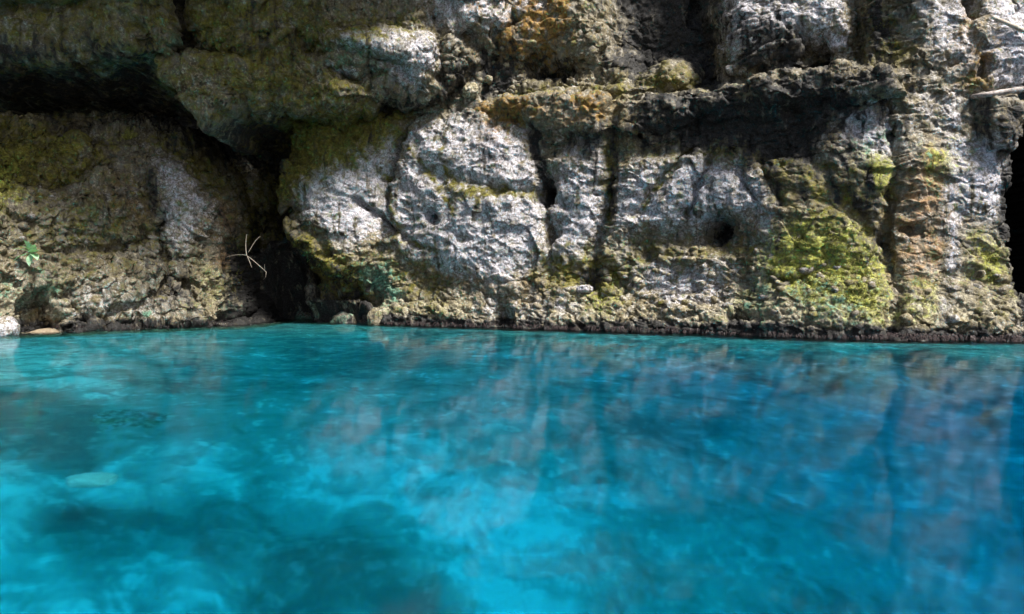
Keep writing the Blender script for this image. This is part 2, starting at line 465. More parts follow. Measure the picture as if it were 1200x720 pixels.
# ------------------------------------------------------------------ materials
class NT:
    def __init__(self, name):
        self.mat = bpy.data.materials.new(name)
        self.mat.use_nodes = True
        self.t = self.mat.node_tree
        self.t.nodes.clear()
        self.out = self.t.nodes.new('ShaderNodeOutputMaterial')

    def n(self, typ, **kw):
        nd = self.t.nodes.new(typ)
        for k, v in kw.items():
            if k.startswith('i_'):
                key = k[2:]
                key = int(key) if key.isdigit() else key.replace('_', ' ')
                s = nd.inputs[key]
                if hasattr(v, 'is_linked') or isinstance(v, bpy.types.NodeSocket):
                    self.t.links.new(v, s)
                else:
                    s.default_value = v
            else:
                setattr(nd, k, v)
        return nd

    def math(self, op, a, b=0.0, c=None, clamp=False):
        nd = self.n('ShaderNodeMath', operation=op, use_clamp=clamp)
        for i, v in enumerate((a, b, c)):
            if v is None:
                continue
            if isinstance(v, bpy.types.NodeSocket):
                self.t.links.new(v, nd.inputs[i])
            else:
                nd.inputs[i].default_value = v
        return nd.outputs[0]

    def noise(self, vec, scale, detail=4, rough=0.55, typ='FBM', dist=0.0):
        nd = self.n('ShaderNodeTexNoise', noise_type=typ, i_Vector=vec, i_Scale=scale, i_Detail=detail, i_Roughness=rough, i_Distortion=dist)
        return nd.outputs[0]

    def ramp(self, x, a, b, lo=0.0, hi=1.0):
        nd = self.n('ShaderNodeMapRange', interpolation_type='SMOOTHSTEP')
        self.t.links.new(x, nd.inputs[0])
        for i, v in enumerate((a, b, lo, hi)):
            nd.inputs[1 + i].default_value = v
        return nd.outputs[0]

    def mix(self, fac, a, b, mode='MIX'):
        nd = self.n('ShaderNodeMix', data_type='RGBA', blend_type=mode)
        for s, v in ((nd.inputs[0], fac), (nd.inputs[6], a), (nd.inputs[7], b)):
            if isinstance(v, bpy.types.NodeSocket):
                self.t.links.new(v, s)
            else:
                s.default_value = v if not isinstance(v, tuple) else (*v, 1.0)[:4]
        return nd.outputs[2]


def rock_material():
    N = NT('mossy_limestone')
    geo = N.n('ShaderNodeNewGeometry')
    pos = geo.outputs['Position']
    A = N.n('ShaderNodeAttribute', attribute_name='mask_a')
    B = N.n('ShaderNodeAttribute', attribute_name='mask_b')
    a = N.n('ShaderNodeSeparateColor', i_0=A.outputs['Color'])
    b = N.n('ShaderNodeSeparateColor', i_0=B.outputs['Color'])
    moss, pale, black, ochre = a.outputs[0], a.outputs[1], a.outputs[2], A.outputs['Alpha']
    lime, teal, brown, cream = b.outputs[0], b.outputs[1], b.outputs[2], B.outputs['Alpha']
    n_big = N.noise(pos, 1.6, 5, 0.6)
    n_mid = N.noise(pos, 6.0, 6, 0.65, dist=0.4)
    n_mid2 = N.noise(pos, 9.0, 5, 0.7, dist=0.8)
    mpd = N.n('ShaderNodeMapping', i_Vector=pos)
    mpd.inputs['Scale'].default_value = (1.0, 1.0, 0.2)
    n_drip = N.noise(mpd.outputs[0], 7.0, 5, 0.62, dist=0.5)
    n_fine = N.noise(pos, 24.0, 5, 0.7)
    n_fine2 = N.noise(pos, 48.0, 4, 0.7)

    def layer(c, mask, colour, noise, amp=1.0, w=0.22, thr=0.5):
        x = N.math('MULTIPLY_ADD', N.math('SUBTRACT', noise, 0.5), amp * 2.2, mask)
        x = N.math('MULTIPLY_ADD', N.math('SUBTRACT', n_fine, 0.5), amp * 0.8, x)
        x = N.math('MULTIPLY_ADD', N.math('SUBTRACT', n_big, 0.5), amp * 0.7, x)
        return N.mix(N.ramp(x, thr - w, thr + w), c, colour)
    base = N.mix(N.ramp(n_mid, 0.35, 0.65), (0.055, 0.043, 0.02), (0.17, 0.14, 0.08))
    base = N.mix(N.ramp(n_big, 0.4, 0.65), base, (0.16, 0.15, 0.13))
    base = N.mix(N.ramp(n_fine, 0.48, 0.66), base, (0.30, 0.26, 0.19))
    c_cream = N.mix(N.ramp(n_fine, 0.38, 0.62), (0.10, 0.085, 0.045), (0.40, 0.36, 0.25))
    c = layer(base, cream, c_cream, n_mid2, 1.4, 0.45, 0.6)
    c_brown = N.mix(N.ramp(n_fine, 0.35, 0.65), (0.13, 0.07, 0.03), (0.38, 0.235, 0.13))
    c = layer(c, brown, c_brown, n_mid, 1.2, 0.4)
    c_pale = N.mix(N.ramp(n_fine, 0.40, 0.60), (0.21, 0.202, 0.222), (0.50, 0.485, 0.55))
    c_pale = N.mix(N.ramp(n_fine2, 0.52, 0.66), c_pale, (0.66, 0.645, 0.71))
    c = layer(c, pale, c_pale, n_mid2, 1.5, 0.5, 0.62)
    veil = N.math('MULTIPLY', N.ramp(n_drip, 0.5, 0.64), N.ramp(n_big, 0.38, 0.6))
    c = N.mix(N.math('MULTIPLY', veil, 0.95), c, N.mix(N.ramp(n_fine, 0.4, 0.6), (0.05, 0.042, 0.02), (0.16, 0.135, 0.07)))
    veil2 = N.math('MULTIPLY', N.ramp(n_drip, 0.5, 0.38), N.ramp(n_big, 0.55, 0.42))
    c = N.mix(N.math('MULTIPLY', veil2, 0.55), c, N.mix(N.ramp(n_fine, 0.4, 0.6), (0.09, 0.085, 0.07), (0.42, 0.41, 0.40)))
    c_ochre = N.mix(N.ramp(n_fine, 0.35, 0.65), (0.10, 0.055, 0.015), (0.32, 0.18, 0.045))
    c = layer(c, ochre, c_ochre, n_mid, 1.1)
    c_moss = N.mix(N.ramp(n_mid2, 0.35, 0.65), (0.045, 0.040, 0.006), (0.16, 0.14, 0.014))
    c_moss = N.mix(N.ramp(n_fine, 0.5, 0.68), c_moss, (0.19, 0.17, 0.05))
    c = layer(c, moss, c_moss, n_mid, 1.5, 0.45, 0.5)
    c_lime = N.mix(N.ramp(n_fine, 0.35, 0.65), (0.085, 0.09, 0.012), (0.33, 0.34, 0.055))
    c = layer(c, lime, c_lime, n_mid2, 1.2, 0.45, 0.6)
    c_teal = N.mix(N.ramp(n_fine, 0.35, 0.65), (0.03, 0.07, 0.05), (0.15, 0.27, 0.19))
    c = layer(c, teal, c_teal, n_mid, 1.3, 0.25, 0.58)
    # dark lichen specks and pale flecks of their own
    v = N.n('ShaderNodeTexVoronoi', i_Vector=N.n('ShaderNodeVectorMath', operation='ADD', i_0=pos, i_1=(0, 0, 0)).outputs[0], i_Scale=34.0)
    sp = N.math('MULTIPLY', N.ramp(v.outputs['Distance'], 0.32, 0.12), N.ramp(n_mid, 0.46, 0.6))
    c = N.mix(N.math('MULTIPLY', sp, 0.75), c, (0.05, 0.045, 0.04))
    sp2 = N.math('MULTIPLY', N.ramp(n_fine2, 0.60, 0.68), N.ramp(n_mid2, 0.5, 0.6))
    c = N.mix(N.math('MULTIPLY', sp2, 0.6), c, (0.55, 0.53, 0.50))
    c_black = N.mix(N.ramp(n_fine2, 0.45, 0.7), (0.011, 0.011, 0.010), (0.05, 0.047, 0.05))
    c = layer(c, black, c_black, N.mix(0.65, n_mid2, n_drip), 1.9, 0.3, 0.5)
    h = N.math('ADD', N.math('MULTIPLY', n_fine, 0.7), N.math('MULTIPLY', n_fine2, 0.45))
    h = N.math('ADD', h, N.math('MULTIPLY', N.ramp(v.outputs['Distance'], 0.0, 0.5), 0.25))
    bump = N.n('ShaderNodeBump', i_Strength=0.7, i_Distance=0.016, i_Height=h)
    rough = N.ramp(n_mid, 0.3, 0.7, 0.55, 0.95)
    bs = N.n('ShaderNodeBsdfPrincipled', i_Base_Color=c, i_Roughness=rough, i_Normal=bump.outputs[0])
    bs.inputs['Specular IOR Level'].default_value = 0.35
    N.t.links.new(bs.outputs[0], N.out.inputs[0])
    return N.mat


ROCK = rock_material()


def simple(name, c1, c2, scale=12.0, rough=0.8, bump=0.4, spec=0.3, dist=0.01):
    N = NT(name)
    pos = N.n('ShaderNodeTexCoord').outputs['Object']
    n1 = N.noise(pos, scale, 5, 0.65)
    c = N.mix(N.ramp(n1, 0.35, 0.65), c1, c2)
    bp = N.n('ShaderNodeBump', i_Strength=bump, i_Distance=dist, i_Height=n1)
    bs = N.n('ShaderNodeBsdfPrincipled', i_Base_Color=c, i_Roughness=rough, i_Normal=bp.outputs[0])
    bs.inputs['Specular IOR Level'].default_value = spec
    N.t.links.new(bs.outputs[0], N.out.inputs[0])
    return N.mat


# ------------------------------------------------------------------ rock builder
def roughen(P, relief, rough=1.0, knob=0.0, seed=0, sgn=1.0, strata=0.0):
    big_r = rough
    rough = rough * np.minimum(1 - 0.72 * np.clip(sample(M['pale'], *pix(P)), 0, 1), 1 - sample(S_map, *pix(P)))
    """displace a smooth base grid: sculpted relief, then large, middle and fine rock structure"""
    n = grid_normals(P) * sgn
    px, py = pix(P)
    vis = (P[..., 1] > 1.0)
    rel = sample(relief, px, py) * vis if relief is not None else 0
    x, y, z = P[..., 0], P[..., 1], P[..., 2]
    wx = 0.25 * pnoise(x * 1.1, y * 1.1, z * 1.1, 60 + seed)
    big = 0.16 * fbm(x * 0.9 + wx, y * 0.9, z * 1.1 + wx, 3, seed=10 + seed) + 0.07 * fbm(x * 2.2, y * 2.2, z * 2.8, 2, seed=20 + seed, ridged=True)
    P = P + n * (rel + big_r * big)[..., None]
    n = grid_normals(P) * sgn
    x, y, z = P[..., 0], P[..., 1], P[..., 2]
    # blocky facets: cells with random tilt
    f1, f2, cid, tl = worley2((x * 0.9 + y * 0.5) * 2.6 + 0.5 * pnoise(x * 3, y * 3, z * 3, 33), z * 3.4 + 0.5 * pnoise(x * 3, y * 3, z * 3, 35), 3 + seed)
    k1, k2, _, tl0 = worley2((x * 0.9 + y * 0.5) * 1.05 + 0.7 * pnoise(x * 1.5, y * 1.5, z * 1.5, 36), z * 1.3 + 0.7 * pnoise(x * 1.5, y * 1.5, z * 1.5, 37), 21 + seed)
    facet = 0.03 * (cid - 0.5) + 0.06 * tl + 0.13 * tl0 - 0.025 * np.exp(-((f2 - f1) / 0.06) ** 2)
    mid = 0.042 * fbm(x * 5.5, y * 5.5, z * 6.5, 3, 0.55, seed=30 + seed, ridged=True)
    px, py = pix(P)
    kz = knob * (0.35 + 0.65 * sstep(0.42, 0.6, 0.5 + pnoise(x * 1.3, y, z * 1.6, 77))) if knob is not None else 0
    if strata:
        t = z * 1.0 + 0.35 * x + 0.15 * pnoise(x * 2, y * 2, z * 2, 41)
        mid = mid + strata * (fbm(t * 9, t * 2, x * 0.8, 3, seed=44, ridged=True))
    g1, g2, _, tl2 = worley2((x + 0.6 * y) * 11.0 + 0.6 * pnoise(x * 6, y * 6, z * 6, 51), z * 13.0 + 0.6 * pnoise(x * 6, y * 6, z * 6, 52), 11 + seed)
    knobs = (0.045 * (0.55 - g1) + 0.03 * tl2) * kz + 0.012 * tl2
    P = P + n * (rough * (facet + mid) + knobs)[..., None]
    n = grid_normals(P) * sgn
    x, y, z = P[..., 0], P[..., 1], P[..., 2]
    xa, za = (x + 0.6 * y), z
    wq = 0.05 * pnoise(xa * 8, y * 8, za * 8, 62); wr = 0.05 * pnoise(xa * 8, y * 8, za * 8, 63)
    xr, zr = 0.81 * (xa + wq) + 0.59 * (za + wr), -0.59 * (xa + wq) + 0.81 * (za + wr)
    h1, h2, _, _ = worley2(xr * 19.0, zr * 22.0, 5 + seed)
    fine = 0.024 * fbm(xr * 15, y * 15, zr * 15, 4, 0.62, seed=50 + seed) + 0.016 * (0.5 - h1) * np.clip(0.3 + kz, 0, 1.4)
    pit = -0.03 * sstep(0.25, 0.45, pnoise(xr * 10, y * 10, zr * 10, 71))
    P = P + n * (rough * (fine + pit))[..., None]
    return P


def masks_for(P0, Pd):
    px, py = pix(P0)
    out = {k: np.clip(sample(v, px, py), 0, 1.2) for k, v in M.items()}
    wet = sstep(0.26, 0.09, Pd[..., 2] + 0.13 * pnoise(Pd[..., 0] * 2, Pd[..., 1] * 3, Pd[..., 2] * 3, 15))
    out['black'] = np.maximum(out['black'], 0.95 * wet)
    deep = sstep(-0.05, -0.4, Pd[..., 2])
    for k in out:
        out[k] = out[k] * (1 - deep)
    out['cream'] = np.maximum(out['cream'], deep * 0.9)
    return out


def spaced(stops):
    """[(value, n to next), ...] -> concatenated linspace"""
    r = []
    for (v0, n), (v1, _) in zip(stops[:-1], stops[1:]):
        r.append(np.linspace(v0, v1, n, endpoint=False))
    r.append([stops[-1][0]])
    return np.concatenate(r)


# ------------------------------------------------------------------ main cliff
cxp = spaced([(-700, 24), (-100, 40), (230, 50), (280, 960), (1150, 140), (1200, 50), (1300, 50), (2400, 1)])
cyp = spaced([(-700, 30), (-300, 50), (-60, 40), (-6, 470), (402, 50), (560, 30), (800, 1)])   # rows, top to bottom, in photo rows of a wall 11 m away
PX, PY = np.meshgrid(cxp, cyp)
D = np.interp(cxp, [-700, -150, 300, 450, 600, 750, 900, 1050, 1190, 1400, 2400], [17.0, 14.4, 13.9, 13.1, 11.9, 10.9, 9.95, 9.15, 9.0, 8.9, 7.5])[None, :] + 0 * PY
# gentle lean: foot stands forward, top leans out over the pool
hgt = (HOR - PY) / F * D + CAM_H
D = D - 0.30 * sstep(0.9, -0.1, hgt) + 0.5 * sstep(3.2, 7.0, hgt) + 0.25 * sstep(-0.02, -0.15, hgt)
P0 = np.stack([(PX - 600) / F * D, D, CAM_H + (HOR - PY) / F * D], -1)
# step the spacing to the sculpted surface so that ledges keep their detail
knob_map = Paint(base=0.1)
knob_map.top([(430,300),(640,335),(700,290),(900,260),(1040,290),(1200,290),(1200,420),(430,420)], 0.8, 20).top([(600,0),(720,0),(720,110),(560,115)], 0.7, 15)
knob_map.cut([(890,150),(1200,120),(1200,370),(890,370)], 0.2, 20)
knob_map.top([(840,-60),(1060,-60),(1060,120),(840,110)], 0.9, 15)
Pm = roughen(P0, R_main, 0.82, sample(knob_map.m, *pix(P0)), 0, sgn=1.0)
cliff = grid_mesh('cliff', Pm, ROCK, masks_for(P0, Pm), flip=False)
tag(cliff, 'pale and black stained limestone cliff rising behind the blue pool', kind='structure')
print('cliff z', Pm[..., 2].min(), Pm[..., 2].max())


# ------------------------------------------------------------------ free-standing rock masses
def profile(n_side, n_flat, w, rho, back):
    """arc-length walk round a U: back edge, corner, flat front, corner, back edge -> (lateral 0..1, depth)"""
    lat, dep = [], []
    for t in np.linspace(1, 0, n_side, endpoint=False):
        lat.append(0.0); dep.append(rho + back * t)
    na = max(6, n_side)
    for t in np.linspace(0, math.pi / 2, na, endpoint=False):
        lat.append(rho * (1 - math.sin(t)) * 0 + rho * (1 - math.cos(t))); dep.append(rho * (1 - math.sin(t)))
    for t in np.linspace(rho, w - rho, n_flat, endpoint=False):
        lat.append(t); dep.append(0.0)
    for t in np.linspace(0, math.pi / 2, na, endpoint=False):
        lat.append(w - rho + rho * math.sin(t)); dep.append(rho * (1 - math.cos(t)))
    for t in np.linspace(0, 1, n_side):
        lat.append(w); dep.append(rho + back * t)
    return np.array(lat) / w, np.array(dep)


def mass(name, left, right, top, bottom, front, w, rw, h, rh, back, na, nb, relief, rough, knob, seed, lean=None, strata=0.0):
    """left/right: X as functions of height fraction (0 bottom .. 1 top); top/bottom: Z as functions of width fraction; front: Y(width fraction, height fraction)"""
    fa, ga = profile(na // 10, na, w, rw, back)
    fb, gb = profile(nb // 10, nb, h, rh, back)
    fa, fb = np.meshgrid(fa, fb[::-1])
    ga, gb = np.meshgrid(ga, gb[::-1])
    XL, XR = left(fb), right(fb)
    ZB, ZT = bottom(fa), top(fa)
    X = XL + (XR - XL) * fa
    Z = ZB + (ZT - ZB) * fb
    Y = front(fa, fb) + np.maximum(ga, gb) + 0.25 * np.minimum(ga, gb)
    if lean is not None:
        Y = Y + lean(X, Z)
    P = np.stack([X, Y, Z], -1)
    Pd = roughen(P, relief, rough, knob, seed, sgn=1.0, strata=strata)
    return grid_mesh(name, Pd, ROCK, masks_for(P, Pd)), Pd


def curve(pts):
    xs, ys = zip(*pts)
    return lambda t: np.interp(t, xs, ys)


# left rock rising from the water
zb, zt = -1.5, 3.75
def hz(py, D): return CAM_H + (HOR - py) / F * D
zf = lambda py, D: (hz(py, D) - zb) / (zt - zb)
left_right = curve([(0.0, -4.2), (0.29, (256 - 600) / F * 12.2), (0.36, (246 - 600) / F * 12.2), (zf(290, 12.2), (228 - 600) / F * 12.2), (zf(235, 12.3), (226 - 600) / F * 12.3),
                    (zf(190, 12.4), (216 - 600) / F * 12.4), (1.0, (190 - 600) / F * 12.6)])
wide = lambda a: 0.51 + 0.49 * a
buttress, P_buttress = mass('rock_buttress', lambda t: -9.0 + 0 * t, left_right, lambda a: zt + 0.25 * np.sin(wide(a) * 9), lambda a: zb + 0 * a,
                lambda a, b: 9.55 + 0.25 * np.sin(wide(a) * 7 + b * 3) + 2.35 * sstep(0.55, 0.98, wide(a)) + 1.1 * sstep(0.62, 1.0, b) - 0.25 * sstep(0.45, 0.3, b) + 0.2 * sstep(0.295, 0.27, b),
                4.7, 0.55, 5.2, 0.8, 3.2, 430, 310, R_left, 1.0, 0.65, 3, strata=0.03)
tag(buttress, 'broad knobbly brown rock at the left with a small green plant on it', 'rock')

# roof slab over the left rock
slab, P_slab = mass('rock_slab', lambda t: -14.0 + 0 * t, lambda t: (190 - 600) / F * 11.0 + 0 * t,
            lambda a: 9.6 + 0 * a, curve([(0, 4.3), (0.75, 4.4), (0.95, 4.48), (1, 4.5)]),
            lambda a, b: 10.5 + 0.5 * a + 0.2 * np.sin(a * 11),
            8.4, 0.25, 4.8, 0.3, 3.4, 330, 170, R_up, 0.9, 0.2, 5, lean=lambda X, Z: -2.0 * np.maximum(0, Z - 5.2) ** 1.1)  # forward lean above the view is added to shade the left
tag(slab, 'dark olive rock slab roofing the black hollow at the upper left', 'rock')

# wedge hanging from the slab
Dw = 11.2
wedge, P_wedge = mass('rock_wedge', curve([(0, (222 - 600) / F * Dw), (0.35, (200 - 600) / F * Dw), (0.6, (184 - 600) / F * Dw), (1, (180 - 600) / F * Dw)]),
             curve([(0, (248 - 600) / F * Dw), (0.3, (272 - 600) / F * Dw), (0.6, (285 - 600) / F * Dw), (1, (290 - 600) / F * Dw)]),
             lambda a: hz(62, Dw) + 0.03 * np.sin(a * 5), curve([(0, hz(120, Dw)), (0.45, hz(148, Dw)), (0.6, hz(145, Dw)), (1, hz(122, Dw))]),
             lambda a, b: Dw + 0.1 * a, 1.2, 0.22, 1.05, 0.2, 2.6, 150, 140, None, 0.6, 0.2, 7)
tag(wedge, 'olive wedge-shaped rock hanging point down beneath the roof slab', 'rock')

# big pale boulder bulging out of the upper wall
Db = 12.0
bx = lambda px: (px - 600) / F * Db
bb = [(215, 70), (240, 80), (262, 112), (300, 126), (322, 112), (345, 124), (400, 131), (424, 124), (434, 106), (470, 114), (500, 110), (530, 96), (560, 78), (585, 55), (606, 20)]
boulder, P_boulder = mass('hanging_boulder', lambda t: bx(213) + 0 * t, lambda t: bx(604) + 0 * t, lambda a: 8.6 + 0 * a,
               lambda a: np.interp(a, [(p - 213) / (604 - 213) for p, _ in bb], [hz(q, Db) for _, q in bb]),
               lambda a, b: Db - 0.1 - 0.35 * sstep(0.4, 0.2, a) + 0.35 * np.abs(a - 0.45) ** 2 * 4 - 0.15 * sstep(0.0, 0.25, b),
               5.6, 0.3, 5.2, 0.35, 2.2, 420, 270, R_up, 0.9, 0.5, 9, lean=lambda X, Z: -2.1 * np.maximum(0, Z - 5.76) * sstep(0.3, -2.4, X))  # unseen overhanging top, shaped to keep sun off the left rocks
tag(boulder, 'large pale crusted boulder bulging from the upper wall over a dark slot', 'rock')

# ------------------------------------------------------------------ pool floor and banks
gx = spaced([(-120, 12), (-16, 60), (-9, 300), (9, 60), (16, 12), (120, 1)])
gy = spaced([(-120, 12), (-14, 40), (1, 320), (15, 30), (30, 10), (120, 1)])
GX, GY = np.meshgrid(gx, gy)
dep = 1.9 + 1.5 * sstep(-1.0, 5.0, GX) - 0.8 * sstep(-1.0, -5.5, GX) - 0.5 * sstep(9.0, 12.5, GY + 0.35 * GX)
bank = np.maximum(sstep(14, 17.5, np.abs(GX)), sstep(-6, -12, GY))
Z = -dep * (1 - bank) + 2.2 * bank
Z = Z + 0.35 * fbm(GX * 0.45, GY * 0.45, 0 * GX, 3, seed=81) + 0.05 * fbm(GX * 2.5, GY * 2.5, 0 * GX, 3, seed=83)
Z = np.where(GY > 16, np.maximum(Z, -1.0), Z)
_wx = np.array([(p - 600) / F * d for p, d in zip([-700, -150, 300, 450, 600, 750, 900, 1050, 1190], [10.5, 10.2, 13.0, 12.8, 11.6, 10.6, 9.7, 8.9, 8.8])])
_wy = np.array([10.5, 10.2, 13.0, 12.8, 11.6, 10.6, 9.7, 8.9, 8.8])
foot = np.interp(GX, _wx, _wy) - GY
tal = sstep(3.2, 0.2, foot + 1.3 * fbm(GX * 0.9, GY * 0.9, 0 * GX, 3, seed=85)) * (1 - bank) * (GY > 2)
Z = Z * (1 - tal) + tal * (-0.7 + 0.3 * fbm(GX * 1.6, GY * 1.6, 0 * GX, 3, seed=87))
# where each floor point is seen through the surface
dd = np.maximum(-Z, 0.05)
Rr = np.hypot(GX, GY)
lo, hi = np.zeros_like(Rr), Rr.copy()
for _ in range(40):
    r = (lo + hi) / 2
    si = r / np.sqrt(r * r + CAM_H ** 2)
    st = si / 1.333
    reach = r + dd * st / np.sqrt(1 - st * st)
    hi = np.where(reach > Rr, r, hi)
    lo = np.where(reach > Rr, lo, r)
r = np.maximum(r, 0.05)
sx, sy = GX / Rr * r, np.maximum(GY / Rr * r, 0.05)
SPX, SPY = (600 + F * sx / sy).astype(f32), (HOR + F * CAM_H / sy).astype(f32)
ok = GY > 0.5
SPX = np.where(ok, SPX, -2000); SPY = np.where(ok, SPY, 3000)
wxs = SPX + 48 * fbm(GX * 1.4, GY * 1.4, 0 * GX, 3, seed=91) + 14 * pnoise(GX * 5, GY * 5, 0 * GX, 93)
wys = SPY + 42 * fbm(GX * 1.4, GY * 1.4, 0 * GX + 7, 3, seed=95) + 12 * pnoise(GX * 5, GY * 5, 0 * GX, 97)
s = Paint(wxs.astype(f32), wys.astype(f32), 0.42)       # 0 dark weed rock .. 1 white sand and painted sun patches
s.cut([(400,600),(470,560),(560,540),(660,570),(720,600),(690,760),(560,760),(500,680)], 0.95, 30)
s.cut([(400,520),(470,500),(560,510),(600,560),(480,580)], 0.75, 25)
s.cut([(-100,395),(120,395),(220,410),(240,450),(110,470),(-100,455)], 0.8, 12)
s.cut([(-60,560),(40,560),(70,590),(40,640),(-60,680)], 1.0, 16).cut([(90,560),(170,535),(250,520),(270,570),(200,600),(110,590)], 0.95, 16)  # whitish light patches painted as pale floor
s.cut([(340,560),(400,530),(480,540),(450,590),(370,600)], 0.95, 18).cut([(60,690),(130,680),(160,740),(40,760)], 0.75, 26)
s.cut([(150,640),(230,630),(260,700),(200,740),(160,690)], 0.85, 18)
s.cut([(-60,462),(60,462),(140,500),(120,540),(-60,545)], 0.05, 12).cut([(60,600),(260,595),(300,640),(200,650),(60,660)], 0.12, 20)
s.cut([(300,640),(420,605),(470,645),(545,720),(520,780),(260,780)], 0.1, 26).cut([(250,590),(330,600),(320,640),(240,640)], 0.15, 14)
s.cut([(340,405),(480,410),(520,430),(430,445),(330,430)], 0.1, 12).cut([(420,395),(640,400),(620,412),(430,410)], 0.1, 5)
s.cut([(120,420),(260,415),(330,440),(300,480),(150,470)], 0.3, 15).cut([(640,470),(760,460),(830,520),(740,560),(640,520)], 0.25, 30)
sand = np.clip(s.m + 0.5 * fbm(GX * 1.2, GY * 2.0, 0 * GX, 4, seed=101) * sstep(0.0, 0.3, s.m), 0, 1).astype(f32)  # pale tone: sand, with sun patches painted in
Z = Z + (0.05 * sstep(0.3, 0.0, s.m) + 0.15 * sstep(0.6, 1.0, sand) * sstep(0, -2.5, GX)) * (1 - bank)


def seabed_material():
    N = NT('pool_floor')
    pos = N.n('ShaderNodeNewGeometry').outputs['Position']
    at_ = N.n('ShaderNodeAttribute', attribute_name='sand').outputs['Fac']  # carries real sand tone and the painted sun patches
    n1 = N.noise(pos, 2.0, 6, 0.62, dist=2.2)
    n2 = N.noise(pos, 9.0, 5, 0.65, dist=0.6)
    x = N.math('MULTIPLY_ADD', N.math('SUBTRACT', n1, 0.5), 1.3, at_)
    x = N.math('MULTIPLY_ADD', N.math('SUBTRACT', n2, 0.5), 0.35, x)
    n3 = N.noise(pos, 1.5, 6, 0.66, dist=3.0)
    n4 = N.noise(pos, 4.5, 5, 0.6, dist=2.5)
    caustic_wisp = N.math('MULTIPLY', N.ramp(n3, 0.47, 0.62), N.ramp(n4, 0.4, 0.6))  # bright streaks like caustics, painted into the floor colour
    x = N.math('MULTIPLY_ADD', caustic_wisp, 0.38, N.math('SUBTRACT', x, 0.12))
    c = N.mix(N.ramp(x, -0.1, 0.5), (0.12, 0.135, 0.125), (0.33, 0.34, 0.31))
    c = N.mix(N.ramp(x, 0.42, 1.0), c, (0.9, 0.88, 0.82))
    bs = N.n('ShaderNodeBsdfPrincipled', i_Base_Color=c, i_Roughness=0.95,
             i_Normal=N.n('ShaderNodeBump', i_Strength=0.5, i_Distance=0.05, i_Height=n2).outputs[0])
    N.t.links.new(bs.outputs[0], N.out.inputs[0])
    return N.mat


Z = np.where((bank < 0.01) & (GY < 14), np.minimum(Z, -0.45), Z)
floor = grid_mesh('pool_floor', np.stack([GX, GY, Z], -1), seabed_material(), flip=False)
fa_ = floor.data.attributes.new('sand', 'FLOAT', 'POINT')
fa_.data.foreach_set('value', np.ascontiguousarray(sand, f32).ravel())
tag(floor, 'pale sandy pool floor with painted sun patches and dark weedy patches under blue water', kind='structure')


# ------------------------------------------------------------------ water
def water_material():
    N = NT('clear_blue_water')
    pos = N.n('ShaderNodeNewGeometry').outputs['Position']
    mp = N.n('ShaderNodeMapping', i_Vector=pos)
    mp.inputs['Scale'].default_value = (0.75, 1.25, 1.0)
    a = N.noise(mp.outputs[0], 2.0, 3, 0.5, dist=0.5)
    b = N.noise(mp.outputs[0], 9.0, 2, 0.5)
    h = N.math('ADD', N.math('MULTIPLY', a, 0.5), N.math('MULTIPLY', b, 0.12))
    bump = N.n('ShaderNodeBump', i_Strength=1.0, i_Distance=0.0032, i_Height=h)
    rf = N.n('ShaderNodeBsdfRefraction', i_IOR=1.333, i_Roughness=0.085, i_Normal=bump.outputs[0])
    rf.inputs['Color'].default_value = (1, 1, 1, 1)
    gs = N.n('ShaderNodeBsdfGlossy', i_Roughness=0.05, i_Normal=bump.outputs[0])
    fr = N.n('ShaderNodeFresnel', i_IOR=1.333, i_Normal=bump.outputs[0])
    gl = N.n('ShaderNodeMixShader', i_0=N.math('MULTIPLY', fr.outputs[0], 0.5), i_1=rf.outputs[0], i_2=gs.outputs[0])
    ab = N.n('ShaderNodeVolumeAbsorption')
    ab.inputs['Color'].default_value = (0.0, 0.868, 0.96, 1)
    ab.inputs['Density'].default_value = 1.15
    N.t.links.new(gl.outputs[0], N.out.inputs[0])
    N.t.links.new(ab.outputs[0], N.out.inputs[1])
    return N.mat


def box_mesh(name, x0, x1, y0, y1, z0, z1, mat):
    v = [(x, y, z) for z in (z0, z1) for y in (y0, y1) for x in (x0, x1)]
    f = [(0, 2, 3, 1), (4, 5, 7, 6), (0, 1, 5, 4), (2, 6, 7, 3), (0, 4, 6, 2), (1, 3, 7, 5)]
    me = bpy.data.meshes.new(name)
    me.from_pydata(v, [], f)
    me.materials.append(mat)
    o = bpy.data.objects.new(name, me)
    col.objects.link(o)
    return o


water = box_mesh('water', -40, 40, -30, 40, -9, 0, water_material())
tag(water, 'clear turquoise pool water deepening to blue at the right', kind='structure')


# ------------------------------------------------------------------ surface look-up, stones, plants, wood
def surf(Pd, px, py):
    """front-most point of a built rock near a place on it, and its normal"""
    qx, qy = pix(Pd)
    d = (qx - px) ** 2 + (qy - py) ** 2
    near = d < max(9.0, d.min() * 1.5)
    j = np.argmin(np.where(near, Pd[..., 1], 1e9))
    iy, ix = np.unravel_index(j, d.shape)
    iy = min(max(iy, 3), Pd.shape[0] - 4); ix = min(max(ix, 3), Pd.shape[1] - 4)
    du = Pd[iy, ix + 3] - Pd[iy, ix - 3]; dv = Pd[iy + 3, ix] - Pd[iy - 3, ix]
    n = -np.cross(du, dv); n = n / (np.linalg.norm(n) + 1e-9)
    return Pd[iy, ix].copy(), n


def ico(sub):
    import bmesh
    bm = bmesh.new()
    bmesh.ops.create_icosphere(bm, subdivisions=sub, radius=1.0)
    v = np.array([w.co[:] for w in bm.verts]); f = [[w.index for w in fc.verts] for fc in bm.faces]
    bm.free()
    return v, f


_ico = {k: ico(k) for k in (2, 3, 5)}


